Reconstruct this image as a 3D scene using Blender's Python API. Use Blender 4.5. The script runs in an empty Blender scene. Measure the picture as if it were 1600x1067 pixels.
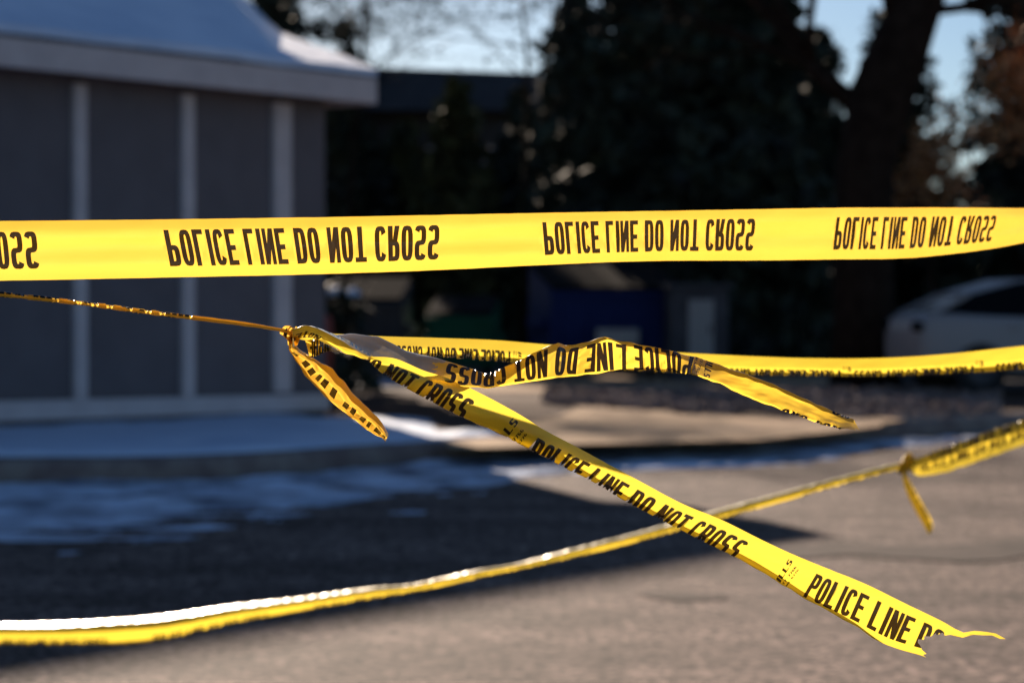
import bpy, bmesh, math, random
import numpy as np
from mathutils import Vector, Matrix, noise
from mathutils.geometry import delaunay_2d_cdt
R = math.radians
scene = bpy.context.scene
col = scene.collection
random.seed(7)

# ---------------------------------------------------------------- camera
CAM = Vector((0, 0, 1.2)); FPX = 85 / 36 * 1600; PITCH = math.atan(53.5 / FPX)
cd = bpy.data.cameras.new('camera'); cam = bpy.data.objects.new('camera', cd); col.objects.link(cam)
cam.location = CAM; cam.rotation_euler = (R(90) - PITCH, 0, 0)
cd.lens = 85; cd.sensor_width = 36; cd.clip_start = .05; cd.clip_end = 2000
cd.dof.use_dof = True; cd.dof.focus_distance = 3.2; cd.dof.aperture_fstop = 5.0; cd.dof.aperture_blades = 0
scene.camera = cam
# ---------------------------------------------------------------- light
SUN_EL, SUN_AZ = R(17.3), R(15.5)          # azimuth is to the left of straight ahead
sdir = Vector((-math.sin(SUN_AZ) * math.cos(SUN_EL), math.cos(SUN_AZ) * math.cos(SUN_EL), math.sin(SUN_EL)))
w = bpy.data.worlds.new('World'); scene.world = w; w.use_nodes = True
nt = w.node_tree; bg = nt.nodes['Background']
sky = nt.nodes.new('ShaderNodeTexSky'); sky.sky_type = 'NISHITA'; sky.sun_disc = False
sky.sun_elevation = SUN_EL; sky.sun_rotation = -SUN_AZ; sky.altitude = 1600; sky.air_density = 1.0; sky.dust_density = 1.0; sky.ozone_density = 3.5
nt.links.new(sky.outputs[0], bg.inputs[0]); bg.inputs[1].default_value = .036
sd = bpy.data.lights.new('sun', 'SUN'); sun = bpy.data.objects.new('sun', sd); col.objects.link(sun)
sd.energy = 4.6; sd.angle = R(.5); sd.color = (1, .82, .65)
sun.rotation_euler = sdir.to_track_quat('Z', 'Y').to_euler()
scene.view_settings.view_transform = 'Standard'; scene.view_settings.look = 'None'
scene.view_settings.exposure = 1.25; scene.view_settings.gamma = 1
scene.render.engine = 'CYCLES'
scene.cycles.max_bounces = 8; scene.cycles.transparent_max_bounces = 8

# ---------------------------------------------------------------- helpers
_f = Vector((0, math.cos(PITCH), -math.sin(PITCH))); _u = Vector((0, math.sin(PITCH), math.cos(PITCH))); _r = Vector((1, 0, 0))
def ray(px, py): return _f + _r * ((px - 800) / FPX) + _u * ((533.5 - py) / FPX)
def at(px, py, d): return CAM + ray(px, py) * d
def gnd(px, py, z=0.0):
    r = ray(px, py); return CAM + r * ((z - CAM.z) / r.z)

def tag(o, label=None, cat=None, group=None, kind=None):
    if label: o['label'] = label
    if cat: o['category'] = cat
    if group: o['group'] = group
    if kind: o['kind'] = kind
    return o
def empty(name, loc, rz=0):
    o = bpy.data.objects.new(name, None); col.objects.link(o); o.location = loc; o.rotation_euler = (0, 0, rz)
    o.empty_display_size = .1
    return o
def link(name, verts, faces, mats, parent=None, smooth=False, midx=None):
    me = bpy.data.meshes.new(name); me.from_pydata([tuple(v) for v in verts], [], faces)
    for m in (mats if isinstance(mats, (list, tuple)) else [mats]): me.materials.append(m)
    if midx is not None: me.polygons.foreach_set('material_index', midx)
    if smooth: me.polygons.foreach_set('use_smooth', [True] * len(me.polygons))
    me.update()
    o = bpy.data.objects.new(name, me); col.objects.link(o)
    if parent is not None: o.parent = parent
    return o
class MB:
    def __init__(s): s.v = []; s.f = []
    def add(s, vs, fs):
        n = len(s.v); s.v += [tuple(v) for v in vs]; s.f += [tuple(i + n for i in f) for f in fs]
    def box(s, c, size, M=None, rz=0):
        x, y, z = (k / 2 for k in size); vs = [Vector((a * x, b * y, e * z)) for a in (-1, 1) for b in (-1, 1) for e in (-1, 1)]
        if rz: vs = [Matrix.Rotation(rz, 3, 'Z') @ v for v in vs]
        vs = [v + Vector(c) for v in vs]
        if M: vs = [M @ v for v in vs]
        s.add(vs, [(0, 1, 3, 2), (4, 6, 7, 5), (0, 4, 5, 1), (2, 3, 7, 6), (0, 2, 6, 4), (1, 5, 7, 3)])
    def hexa(s, b, t):   # bottom quad, top quad
        s.add(list(b) + list(t), [(3, 2, 1, 0), (4, 5, 6, 7), (0, 1, 5, 4), (1, 2, 6, 5), (2, 3, 7, 6), (3, 0, 4, 7)])
    def tube(s, pts, rads, n=10):
        pts = [Vector(p) for p in pts]; rings = []
        for i, p in enumerate(pts):
            t = (pts[min(i + 1, len(pts) - 1)] - pts[max(i - 1, 0)]).normalized()
            a = t.cross(Vector((0, 1, 0) if abs(t.y) < .9 else (1, 0, 0))).normalized(); b = t.cross(a)
            rings.append([p + (a * math.cos(k * 2 * math.pi / n) + b * math.sin(k * 2 * math.pi / n)) * rads[i] for k in range(n)])
        vs = [v for r in rings for v in r]; fs = []
        for i in range(len(pts) - 1):
            for k in range(n):
                k2 = (k + 1) % n; fs.append((i * n + k, i * n + k2, (i + 1) * n + k2, (i + 1) * n + k))
        fs.append(tuple(range(n))[::-1]); fs.append(tuple((len(pts) - 1) * n + k for k in range(n)))
        s.add(vs, fs)
    def build(s, name, mat, parent=None, smooth=False, bevel=0):
        o = link(name, s.v, s.f, mat, parent, smooth)
        if bevel:
            m = o.modifiers.new('bevel', 'BEVEL'); m.width = bevel; m.segments = 2; m.limit_method = 'ANGLE'
        return o

# ---------------------------------------------------------------- materials
def mat(name, c, rough=.8, metal=0, spec=.5, var=None, scale=8, bump=0, bscale=60, detail=6, lo=.35, hi=.65):
    m = bpy.data.materials.new(name); m.use_nodes = True; t = m.node_tree; b = t.nodes['Principled BSDF']
    b.inputs['Base Color'].default_value = (*c, 1); b.inputs['Roughness'].default_value = rough
    b.inputs['Metallic'].default_value = metal; b.inputs['Specular IOR Level'].default_value = spec
    tc = t.nodes.new('ShaderNodeNewGeometry')
    if var:
        n = t.nodes.new('ShaderNodeTexNoise'); n.inputs['Scale'].default_value = scale; n.inputs['Detail'].default_value = detail
        r = t.nodes.new('ShaderNodeValToRGB'); r.color_ramp.elements[0].position = lo; r.color_ramp.elements[1].position = hi
        r.color_ramp.elements[0].color = (*c, 1); r.color_ramp.elements[1].color = (*var, 1)
        t.links.new(tc.outputs['Position'], n.inputs['Vector']); t.links.new(n.outputs[0], r.inputs[0]); t.links.new(r.outputs[0], b.inputs['Base Color'])
    if bump:
        n = t.nodes.new('ShaderNodeTexNoise'); n.inputs['Scale'].default_value = bscale; n.inputs['Detail'].default_value = 5
        bp = t.nodes.new('ShaderNodeBump'); bp.inputs['Strength'].default_value = bump; bp.inputs['Distance'].default_value = .01
        t.links.new(tc.outputs['Position'], n.inputs['Vector']); t.links.new(n.outputs[0], bp.inputs['Height']); t.links.new(bp.outputs[0], b.inputs['Normal'])
    return m
def film(name, dcol, tcol, tr, gl=.10, rough=.22, dirt=False, tvar=None):
    m = bpy.data.materials.new(name); m.use_nodes = True; t = m.node_tree; t.nodes.clear()
    out = t.nodes.new('ShaderNodeOutputMaterial'); d = t.nodes.new('ShaderNodeBsdfDiffuse'); tl = t.nodes.new('ShaderNodeBsdfTranslucent')
    g = t.nodes.new('ShaderNodeBsdfGlossy'); m1 = t.nodes.new('ShaderNodeMixShader'); m2 = t.nodes.new('ShaderNodeMixShader')
    d.inputs[0].default_value = (*dcol, 1); tl.inputs[0].default_value = (*tcol, 1); g.inputs[0].default_value = (1, .97, .9, 1); g.inputs[1].default_value = rough
    geo = t.nodes.new('ShaderNodeNewGeometry')
    n = t.nodes.new('ShaderNodeTexNoise'); n.inputs['Scale'].default_value = 14; n.inputs['Detail'].default_value = 4
    mp = t.nodes.new('ShaderNodeMapping'); mp.inputs['Scale'].default_value = (.35, 1, 2.6)
    bp = t.nodes.new('ShaderNodeBump'); bp.inputs['Strength'].default_value = .5; bp.inputs['Distance'].default_value = .006
    t.links.new(geo.outputs['Position'], mp.inputs[0]); t.links.new(mp.outputs[0], n.inputs['Vector']); t.links.new(n.outputs[0], bp.inputs['Height'])
    for q in (d, g): t.links.new(bp.outputs[0], q.inputs['Normal'])
    if tvar:
        r = t.nodes.new('ShaderNodeMix'); r.data_type = 'RGBA'; r.inputs[6].default_value = (*tcol, 1); r.inputs[7].default_value = (*tvar, 1)
        t.links.new(n.outputs[0], r.inputs[0]); t.links.new(r.outputs[2], tl.inputs[0])
    lw0 = t.nodes.new('ShaderNodeLayerWeight'); lw0.inputs[0].default_value = .5
    pw = t.nodes.new('ShaderNodeMath'); pw.operation = 'POWER'; pw.inputs[1].default_value = 5
    lw = t.nodes.new('ShaderNodeMath'); lw.operation = 'MULTIPLY_ADD'; lw.inputs[1].default_value = .9; lw.inputs[2].default_value = .035
    t.links.new(lw0.outputs['Facing'], pw.inputs[0]); t.links.new(pw.outputs[0], lw.inputs[0])
    m1.inputs[0].default_value = tr
    t.links.new(d.outputs[0], m1.inputs[1]); t.links.new(tl.outputs[0], m1.inputs[2])
    t.links.new(lw.outputs[0], m2.inputs[0])
    t.links.new(m1.outputs[0], m2.inputs[1]); t.links.new(g.outputs[0], m2.inputs[2]); t.links.new(m2.outputs[0], out.inputs[0])
    return m
TAPE = film('yellow_film', (.78, .50, .02), (.80, .54, .075), .66, tvar=(.84, .46, .05), rough=.25)
SHEEN = film('painted_sheen_film', (.42, .36, .28), (.50, .40, .26), .45)  # grey-white sheen and shade of the bend, put into the film colour
LEMON = film('lemon_film', (.74, .59, .02), (.76, .60, .06), .64, tvar=(.78, .55, .05), rough=.3)
INK = film('black_print', (.008, .007, .008), (.030, .017, .004), .6)
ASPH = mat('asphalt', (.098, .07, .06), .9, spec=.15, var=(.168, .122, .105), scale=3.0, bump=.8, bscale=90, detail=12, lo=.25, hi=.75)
_t = ASPH.node_tree; _b = _t.nodes['Principled BSDF']; _src = _b.inputs['Base Color'].links[0].from_socket
_g = _t.nodes.new('ShaderNodeNewGeometry'); _pos = _g.outputs['Position']
def _layer(sock, scale, c0, c1, lo, hi, mode='MULTIPLY', stretch=(1, 1, 1)):
    n = _t.nodes.new('ShaderNodeTexNoise'); n.inputs['Scale'].default_value = scale; n.inputs['Detail'].default_value = 4
    mp = _t.nodes.new('ShaderNodeMapping'); mp.inputs['Scale'].default_value = stretch; r = _t.nodes.new('ShaderNodeValToRGB')
    r.color_ramp.elements[0].position = lo; r.color_ramp.elements[1].position = hi; r.color_ramp.elements[0].color = (c0,) * 3 + (1,); r.color_ramp.elements[1].color = (c1,) * 3 + (1,)
    m = _t.nodes.new('ShaderNodeMix'); m.data_type = 'RGBA'; m.blend_type = mode; m.inputs[0].default_value = 1
    _t.links.new(_pos, mp.inputs[0]); _t.links.new(mp.outputs[0], n.inputs['Vector']); _t.links.new(n.outputs[0], r.inputs[0]); _t.links.new(sock, m.inputs[6]); _t.links.new(r.outputs[0], m.inputs[7])
    return m.outputs[2]
_o = _layer(_src, 26, .25, 1.95, .40, .60)
_o = _layer(_o, 8, .62, 1.38, .38, .62)
_o = _layer(_o, 1.1, .62, 1.12, .40, .62, stretch=(.5, 1.6, 1))
_t.links.new(_o, _b.inputs['Base Color'])
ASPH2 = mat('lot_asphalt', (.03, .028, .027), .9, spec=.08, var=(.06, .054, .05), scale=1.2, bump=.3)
KERB = mat('kerb_concrete', (.20, .15, .14), .9, spec=.15, var=(.30, .25, .22), scale=5, bump=.4)
CONC = mat('walk_concrete', (.32, .215, .135), .95, spec=.08, var=(.52, .37, .235), scale=1.6, bump=.3)
MULCH = mat('mulch', (.04, .025, .019), .95, spec=.05, var=(.14, .09, .066), scale=9, bump=1, bscale=25)
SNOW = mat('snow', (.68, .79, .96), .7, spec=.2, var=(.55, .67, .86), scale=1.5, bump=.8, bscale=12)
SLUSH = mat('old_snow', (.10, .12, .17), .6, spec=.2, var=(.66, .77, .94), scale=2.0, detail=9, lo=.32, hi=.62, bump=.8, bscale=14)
STONE = mat('stones', (.12, .08, .07), .9, spec=.15, var=(.34, .26, .23), scale=3)
WALL = mat('shed_panel', (.125, .110, .118), .85, var=(.145, .128, .137), scale=3, bump=.2)
TRIM = mat('shed_trim', (.54, .475, .47), .8, var=(.62, .55, .54), scale=4, bump=.2)
BARK = mat('bark', (.018, .011, .008), .95, spec=.05, var=(.034, .022, .016), scale=6, bump=1, bscale=14)
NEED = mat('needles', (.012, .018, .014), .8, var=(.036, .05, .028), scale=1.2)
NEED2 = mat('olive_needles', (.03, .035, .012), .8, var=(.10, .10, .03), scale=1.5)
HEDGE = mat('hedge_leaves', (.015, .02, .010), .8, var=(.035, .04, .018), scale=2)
RUST = mat('dead_leaves', (.30, .12, .045), .8, var=(.50, .24, .09), scale=2)
BBLUE = mat('blue_paint', (.006, .015, .08), .8, spec=.2, var=(.009, .022, .10), scale=2)
BGREEN = mat('green_paint', (.012, .09, .05), .8, spec=.2, var=(.02, .12, .07), scale=3)
BDARK = mat('dark_paint', (.02, .022, .03), .5, var=(.03, .03, .035), scale=3)
BLID = mat('black_plastic', (.006, .006, .007), .9, spec=.1)
GREYM = mat('grey_metal', (.06, .06, .07), .8, spec=.2, var=(.09, .09, .10), scale=3)
WHITE = mat('white_panel', (.34, .33, .32), .7)
REDP = mat('red_paint', (.30, .05, .035), .6, var=(.22, .04, .03), scale=5)
CARP = mat('silver_paint', (.34, .31, .305), .4, spec=.3)
GLASS = mat('dark_glass', (.006, .007, .009), .2, spec=.04)
RUBBER = mat('rubber', (.015, .015, .015), .9)
FARW = mat('dark_grey_siding', (.05, .045, .045), .9, var=(.065, .06, .058), scale=1)
FARR = mat('dark_grey_roof', (.03, .028, .03), .9, var=(.05, .045, .045), scale=2)
AMBER = mat('amber', (.5, .2, .03), .3)

# ---------------------------------------------------------------- lettering as polygons in a cell 1 wide, 1 high
GW, GT, GH = .87, .355, .14
def ring(cx, cy, rx, ry, a0, a1, n, tx=GT, ty=GH, e=.62):
    def pt(a, rx, ry):
        c, s = math.cos(a), math.sin(a)
        return (cx + rx * math.copysign(abs(c) ** e, c), cy + ry * math.copysign(abs(s) ** e, s))
    q = []
    for i in range(n):
        a, b = R(a0 + (a1 - a0) * i / n), R(a0 + (a1 - a0) * (i + 1) / n)
        q.append([pt(a, rx, ry), pt(b, rx, ry), pt(b, rx - tx, ry - ty), pt(a, rx - tx, ry - ty)])
    return q
def bar(x0, y0, x1, y1): return [[(x0, y0), (x1, y0), (x1, y1), (x0, y1)]]
def diag(xa, ya, xb, yb, t=GT): return [[(xa, ya), (xa + t, ya), (xb + t, yb), (xb, yb)]]
_ry = (1 + GH) / 4
G = {
 'I': bar(.22, 0, .22 + GT, 1), 'L': bar(0, 0, GT, 1) + bar(GT, 0, GW * .92, GH),
 'E': bar(0, 0, GT, 1) + bar(GT, 0, GW * .95, GH) + bar(GT, 1 - GH, GW * .95, 1) + bar(GT, .45, GW * .85, .45 + GH),
 'T': bar(0, 1 - GH, GW, 1) + bar(GW / 2 - GT / 2, 0, GW / 2 + GT / 2, 1 - GH),
 'N': bar(0, 0, GT * .85, 1) + bar(GW - GT * .85, 0, GW, 1) + diag(GW - GT, 0, 0, 1),
 'H': bar(0, 0, GT, 1) + bar(GW - GT, 0, GW, 1) + bar(GT, .45, GW - GT, .45 + GH),
 'O': ring(GW / 2, .5, GW / 2, .5, 0, 360, 20),
 'C': ring(GW / 2, .5, GW / 2, .5, 28, 332, 16),
 'D': bar(0, 0, GT, 1) + bar(GT, 0, GW / 2, GH) + bar(GT, 1 - GH, GW / 2, 1) + ring(GW / 2, .5, GW / 2, .5, -90, 90, 10),
 'P': bar(0, 0, GT, 1) + bar(GT, 1 - GH, GW / 2, 1) + bar(GT, .42, GW / 2, .42 + GH) + ring(GW / 2, .71, GW / 2, .29, -90, 90, 10),
 'R': bar(0, 0, GT, 1) + bar(GT, 1 - GH, GW / 2, 1) + bar(GT, .42, GW / 2, .42 + GH) + ring(GW / 2, .71, GW / 2, .29, -90, 90, 10) + diag(GW - GT, 0, GW * .38, .46),
 'S': ring(GW / 2, 1 - _ry, GW / 2, _ry, 20, 270, 12) + ring(GW / 2, _ry, GW / 2, _ry, 90, -160, 12),
 '7': bar(0, 1 - GH, GW, 1) + diag(.12, 0, GW - GT, 1 - GH), '-': bar(.1, .42, GW - .1, .42 + GH),
 '6': ring(GW / 2, .3, GW / 2, .3, 0, 360, 14) + bar(0, .3, GT, .8) + ring(GW / 2, .72, GW / 2, .28, 30, 180, 7), '.': bar(.2, 0, .5, GH * 1.3),
 'U': bar(0, .3, GT, 1) + bar(GW - GT, .3, GW, 1) + ring(GW / 2, .3, GW / 2, .3, 180, 360, 8), ' ': [],
}
MSG = 'POLICE LINE DO NOT CROSS'; CH = .015; PERIOD = .496; TW = .075
def text_polys(s, fn):
    adv = [.52 if c == ' ' else (.54 if c == 'I' else 1.0) for c in s]; k = len(s) / sum(adv); out = []; p = 0
    for c, a in zip(s, adv):
        o = -.17 if c == 'I' else 0
        for q in G[c]: out.append([fn((p + o + x) * k, y) for x, y in q])
        p += a
    return out
def msg(u0, d=1, vb=.8, vt=.2, pitch=CH, s=MSG):       # u0 = start of the reading direction
    return text_polys(s, lambda x, y: (u0 + d * x * pitch, vb + (vt - vb) * y))
def mark(u0, d=1, v0=.86, dv=-1):                      # maker's mark running across the tape
    sl = .0015
    return (text_polys('ILLS', lambda x, y: (u0 + d * (.012 - .010 * y - sl * x), v0 + dv * (x * .155 + y * .03)))
            + text_polys('77-7766', lambda x, y: (u0 + d * (.019 - .004 * y), v0 + dv * (x * .075)))
            + text_polys('NO.6776', lambda x, y: (u0 + d * (.0255 - .003 * y), v0 + dv * (x * .07))))

def hermite(xs, Y, x):
    xs = np.asarray(xs, float); n = len(xs); Y = np.asarray(Y, float)
    m = np.zeros_like(Y)
    sl = (Y[1:] - Y[:-1]) / (xs[1:] - xs[:-1]).reshape([-1] + [1] * (Y.ndim - 1))
    m[0] = sl[0]; m[-1] = sl[-1]
    for i in range(1, n - 1):
        a, b = xs[i] - xs[i - 1], xs[i + 1] - xs[i]
        m[i] = (sl[i - 1] * b + sl[i] * a) / (a + b)
    i = int(np.clip(np.searchsorted(xs, x) - 1, 0, n - 2)); h = xs[i + 1] - xs[i]; t = (x - xs[i]) / h
    return ((2 * t**3 - 3 * t**2 + 1) * Y[i] + (t**3 - 2 * t**2 + t) * h * m[i] + (-2 * t**3 + 3 * t**2) * Y[i + 1] + (t**3 - t**2) * h * m[i + 1])

def ribbon(name, stations, prints, parent=None, outline=None, du=.005, dv=.0055, wr=(.0015, 0), sheen=None, fold_curve=0, crinkle=0, sharp=0, base=None):
    """stations: [(u, [(v, px, py, depth), ...])...] ; the film is cut from one flat sheet (u,v), printed, then bent into place"""
    us = [s[0] for s in stations]
    P = []
    for u, cs in stations:
        P.append([[c[0] * .075] + list(at(c[1], c[2], c[3])) for c in cs])
    P = np.array(P)
    u0, u1 = us[0], us[-1]
    if outline is None: outline = [(u0, 0), (u1, 0), (u1, 1), (u0, 1)]
    S = 1000.0
    verts = []; faces = []; nout = 1
    def addpoly(pts):
        n = len(verts); verts.extend(Vector((a * S, b * TW * S)) for a, b in pts); faces.append(list(range(n, n + len(pts))))
    addpoly(outline)
    for q in prints:
        if min(p[0] for p in q) > u1 or max(p[0] for p in q) < u0: continue
        a = sum(q[i][0] * q[(i + 1) % 4][1] - q[(i + 1) % 4][0] * q[i][1] for i in range(4))
        addpoly(q if a > 0 else q[::-1])
    nu = int((u1 - u0) / du) + 1; nv = int(TW / dv)
    rng = random.Random(hash(name) % 1 + 5)
    for i in range(nu + 1):
        for j in range(nv + 1):
            verts.append(Vector(((u0 + (u1 - u0) * i / nu) * S, TW * S * j / nv)))
    vo, eo, fo, vorig, eorig, forig = delaunay_2d_cdt(verts, [], faces, 0, 1e-4)
    keep = []; mi = []
    for f, og in zip(fo, forig):
        if 0 not in og: continue
        if len(f) < 3: continue
        keep.append(tuple(f)); ink = any(k > 0 for k in og)
        uc = sum(vo[k].x for k in f) / len(f) / S; vc = sum(vo[k].y for k in f) / len(f) / S / TW
        mi.append(1 if ink else (2 if sheen and sheen(uc, vc) else 0))
    cache = {}
    amp, seed = wr
    out = []
    for v in vo:
        u, vv = v.x / S, v.y / S
        uk = round(u, 5)
        if uk not in cache: 
            uu = min(max(u, u0), u1); H = hermite(us, P, uu)
            if sharp:
                k = int(np.clip(np.searchsorted(us, uu) - 1, 0, len(us) - 2)); t = (uu - us[k]) / (us[k + 1] - us[k])
                H = H * (1 - sharp) + sharp * (P[k] * (1 - t) + P[k + 1] * t)
            cache[uk] = H
        C = cache[uk]; vs = C[:, 0]
        if len(vs) > 2 and fold_curve:
            p = hermite(vs, C[:, 1:], min(max(vv, vs[0]), vs[-1]))
        else:
            k = int(np.clip(np.searchsorted(vs, vv) - 1, 0, len(vs) - 2)); t = (vv - vs[k]) / max(vs[k + 1] - vs[k], 1e-6); t = min(max(t, -.2), 1.2)
            p = C[k, 1:] * (1 - t) + C[k + 1, 1:] * t
        nz = noise.noise(Vector((u * 5, vv * 16, seed))) + .35 * noise.noise(Vector((u * 14 + vv * 30, vv * 40, seed + 9)))
        q = Vector(p); q.y += amp * nz
        if crinkle:
            q.y += crinkle * (abs(noise.noise(Vector((u * 45, vv * 60, seed + 3)))) - .2)
            q.z += crinkle * .5 * noise.noise(Vector((u * 60, vv * 45, seed + 5)))
        out.append(q)
    used = sorted({i for f in keep for i in f}); mp = {a: b for b, a in enumerate(used)}
    o = link(name, [out[i] for i in used], [tuple(mp[i] for i in f) for f in keep], [base or TAPE, INK] + ([SHEEN] if sheen else []), None, True, mi)
    if parent is not None:
        o.parent = parent; o.matrix_parent_inverse = Matrix.Translation(parent.location).inverted()
    return o

# ================================================================ GROUND
def sheet(name, x0, x1, y0, y1, z, m, kind='structure', cell=2.0):
    nx = max(1, int((x1 - x0) / cell)); ny = max(1, int((y1 - y0) / cell))
    vs = [(x0 + (x1 - x0) * i / nx, y0 + (y1 - y0) * j / ny, z) for j in range(ny + 1) for i in range(nx + 1)]
    fs = [(j * (nx + 1) + i, j * (nx + 1) + i + 1, (j + 1) * (nx + 1) + i + 1, (j + 1) * (nx + 1) + i) for j in range(ny) for i in range(nx)]
    return tag(link(name, vs, fs, m), kind=kind)
sheet('road', -600, 600, -40, 1200, 0, ASPH, cell=100)
KP = [(-2600, 870), (-700, 775), (0, 757), (200, 756), (400, 747), (600, 730), (800, 714), (1000, 704), (1200, 698), (1400, 684), (1600, 672), (2000, 655), (3200, 620)]
kline = [gnd(x, y, 0) for x, y in KP]
kd = []
xs_ = [p.x for p in kline]; ys_ = [[p.y] for p in kline]
def kerb_y(x): return float(hermite(xs_, ys_, x)[0])
KZ = .16
def kerb_mesh():
    mb = MB(); n = 260; X = [xs_[0] + (xs_[-1] - xs_[0]) * i / n for i in range(n + 1)]
    prof = [(0, -.02), (.015, .12), (.04, KZ - .008), (.07, KZ + .004), (.17, KZ + .006), (.17, -.02)]
    vs = []; fs = []
    for x in X:
        for a, z in prof: vs.append((x, kerb_y(x) + a, z + .006 * noise.noise(Vector((x * 3, 0, 0)))))
    k = len(prof)
    for i in range(n):
        for j in range(k - 1): fs.append((i * k + j, (i + 1) * k + j, (i + 1) * k + j + 1, i * k + j + 1))
    return tag(link('kerb', vs, fs, KERB), kind='structure')
kerb_mesh()
def verge():
    n = 200; X = [xs_[0] + (xs_[-1] - xs_[0]) * i / n for i in range(n + 1)]; vs = []; fs = []; m = 30
    for x in X:
        y0 = kerb_y(x) + .165
        for j in range(m + 1): vs.append((x, y0 + (36 - y0) * j / m if y0 < 36 else y0 + .01 * j, KZ - .004))
    for i in range(n):
        for j in range(m): fs.append((i * (m + 1) + j, (i + 1) * (m + 1) + j, (i + 1) * (m + 1) + j + 1, i * (m + 1) + j + 1))
    return tag(link('verge', vs, fs, MULCH), kind='structure')
verge()
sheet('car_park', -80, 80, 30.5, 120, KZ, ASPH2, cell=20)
def patch(name, pix, z, m, kind='structure', wob=.12):
    pts = [gnd(x, y, z) for x, y in pix]; dense = []
    for i, p in enumerate(pts):
        q = pts[(i + 1) % len(pts)]; k = max(2, int((q - p).length / .2))
        for t in range(k):
            a = p.lerp(q, t / k); dense.append(a + Vector((noise.noise(a * 1.3), noise.noise(a * 1.3 + Vector((9, 0, 0))), 0)) * wob)
    vs = [Vector((p.x, p.y)) for p in dense]
    r = delaunay_2d_cdt(vs, [], [list(range(len(vs)))] if sum(vs[i].x * vs[(i + 1) % len(vs)].y - vs[(i + 1) % len(vs)].x * vs[i].y for i in range(len(vs))) > 0 else [list(range(len(vs)))[::-1]], 1, 1e-5)
    return tag(link(name, [(p.x, p.y, z) for p in r[0]], [tuple(f) for f in r[2]], m), kind=kind)
patch('sidewalk', [(700, 699), (800, 697), (1000, 691), (1200, 686), (1330, 672), (1420, 652), (1250, 655), (1100, 650), (1010, 640), (900, 634), (880, 650), (800, 664), (720, 678)], KZ + .004, CONC)
patch('path', [(660, 611), (700, 612), (1000, 611), (1290, 608), (1300, 588), (1000, 584), (700, 590), (670, 594)], KZ + .006, CONC, wob=.05)

def snowfield(name, x0, x1, y0f, y1f, z, hfun, m, nx=150, ny=60, label=None):
    vs = []; fs = []
    for i in range(nx + 1):
        x = x0 + (x1 - x0) * i / nx; a, b = y0f(x), y1f(x)
        for j in range(ny + 1):
            t = j / ny; y = a + (b - a) * t
            vs.append((x, y, z + hfun(x, y, t)))
    for i in range(nx):
        for j in range(ny):
            f = (i * (ny + 1) + j, (i + 1) * (ny + 1) + j, (i + 1) * (ny + 1) + j + 1, i * (ny + 1) + j + 1)
            if max(vs[k][2] for k in f) > z - .006: fs.append(f)
    o = link(name, vs, fs, m, smooth=True)
    return tag(o, kind='stuff', label=label)
def h_gutter(x, y, t):
    n = noise.noise(Vector((x * .9, y * 2.6, 1))) + .7 * noise.noise(Vector((x * 2.6, y * 8, 2))) + .3 * noise.noise(Vector((x * 8, y * 16, 2)))
    fade = min(.042, .048 * (t - .28) / .5) * (1 if t < .9 else max(0, (1 - t) / .1))
    right = max(0, x - .6) * .009 + max(0, .75 - t) * max(0, x + 1.5) * .03
    return fade + .045 * n - .006 - right - (.10 if t < .02 or t > .99 else 0)
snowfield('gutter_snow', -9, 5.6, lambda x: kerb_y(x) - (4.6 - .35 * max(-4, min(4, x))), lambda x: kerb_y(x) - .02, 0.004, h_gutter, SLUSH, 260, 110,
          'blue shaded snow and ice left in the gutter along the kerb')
def h_verge(x, y, t):
    n = noise.noise(Vector((x * 1.4, y * 1.4, 5))) + .5 * noise.noise(Vector((x * 4, y * 4, 6)))
    px = 800 + x / y * FPX
    return .03 + .02 * n - max(0, px - 620) * .0006 - max(0, y - 22.3 + .6 * n) * .05 * max(0, min(1, (px - 430) / 60)) - (.1 if t < .02 else 0)
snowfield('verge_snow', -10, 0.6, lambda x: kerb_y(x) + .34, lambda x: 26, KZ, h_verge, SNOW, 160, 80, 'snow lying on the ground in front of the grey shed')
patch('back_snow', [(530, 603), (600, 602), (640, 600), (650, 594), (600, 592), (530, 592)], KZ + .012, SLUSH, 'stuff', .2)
def h_thin(x, y, t):
    n = noise.noise(Vector((x * 2.2, y * 4.5, 11))) + .6 * noise.noise(Vector((x * 6, y * 12, 12)))
    return .010 + .03 * n - .03 * abs(x - 1.0) / 1.6 - (.1 if t < .02 or t > .98 else 0)
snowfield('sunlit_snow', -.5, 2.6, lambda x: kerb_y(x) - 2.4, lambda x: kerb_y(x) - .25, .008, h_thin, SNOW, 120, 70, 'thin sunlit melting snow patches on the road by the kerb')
def h_edge(x, y, t):
    n = noise.noise(Vector((x * 2.2, y * 3, 15))) + .5 * noise.noise(Vector((x * 6, y * 8, 16)))
    return .02 + .02 * n - .05 * abs(x + .35) - (.1 if t < .02 or t > .98 else 0)
snowfield('walk_snow', -1.3, .6, lambda x: kerb_y(x) + .22, lambda x: kerb_y(x) + 1.3, KZ + .006, h_edge, SNOW, 60, 50, 'small sunlit snow remnant at the end of the tan walk')
STAIN_SHADE = mat('stain_and_shade', (.04, .032, .03), .95, spec=.08, var=(.085, .066, .06), scale=5)  # shared by the oil stain and the painted branch shadows
patch('oil_stain', [(985, 925), (1060, 922), (1135, 928), (1140, 936), (1060, 938), (1010, 934)], .004, STAIN_SHADE, wob=.04)
patch('branch_shadow', [(1130, 858), (1300, 846), (1480, 850), (1700, 838), (1700, 868), (1480, 878), (1330, 866), (1180, 872)], .006, STAIN_SHADE, wob=.2)  # tree-branch shadows on the road, painted as a darker patch
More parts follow.
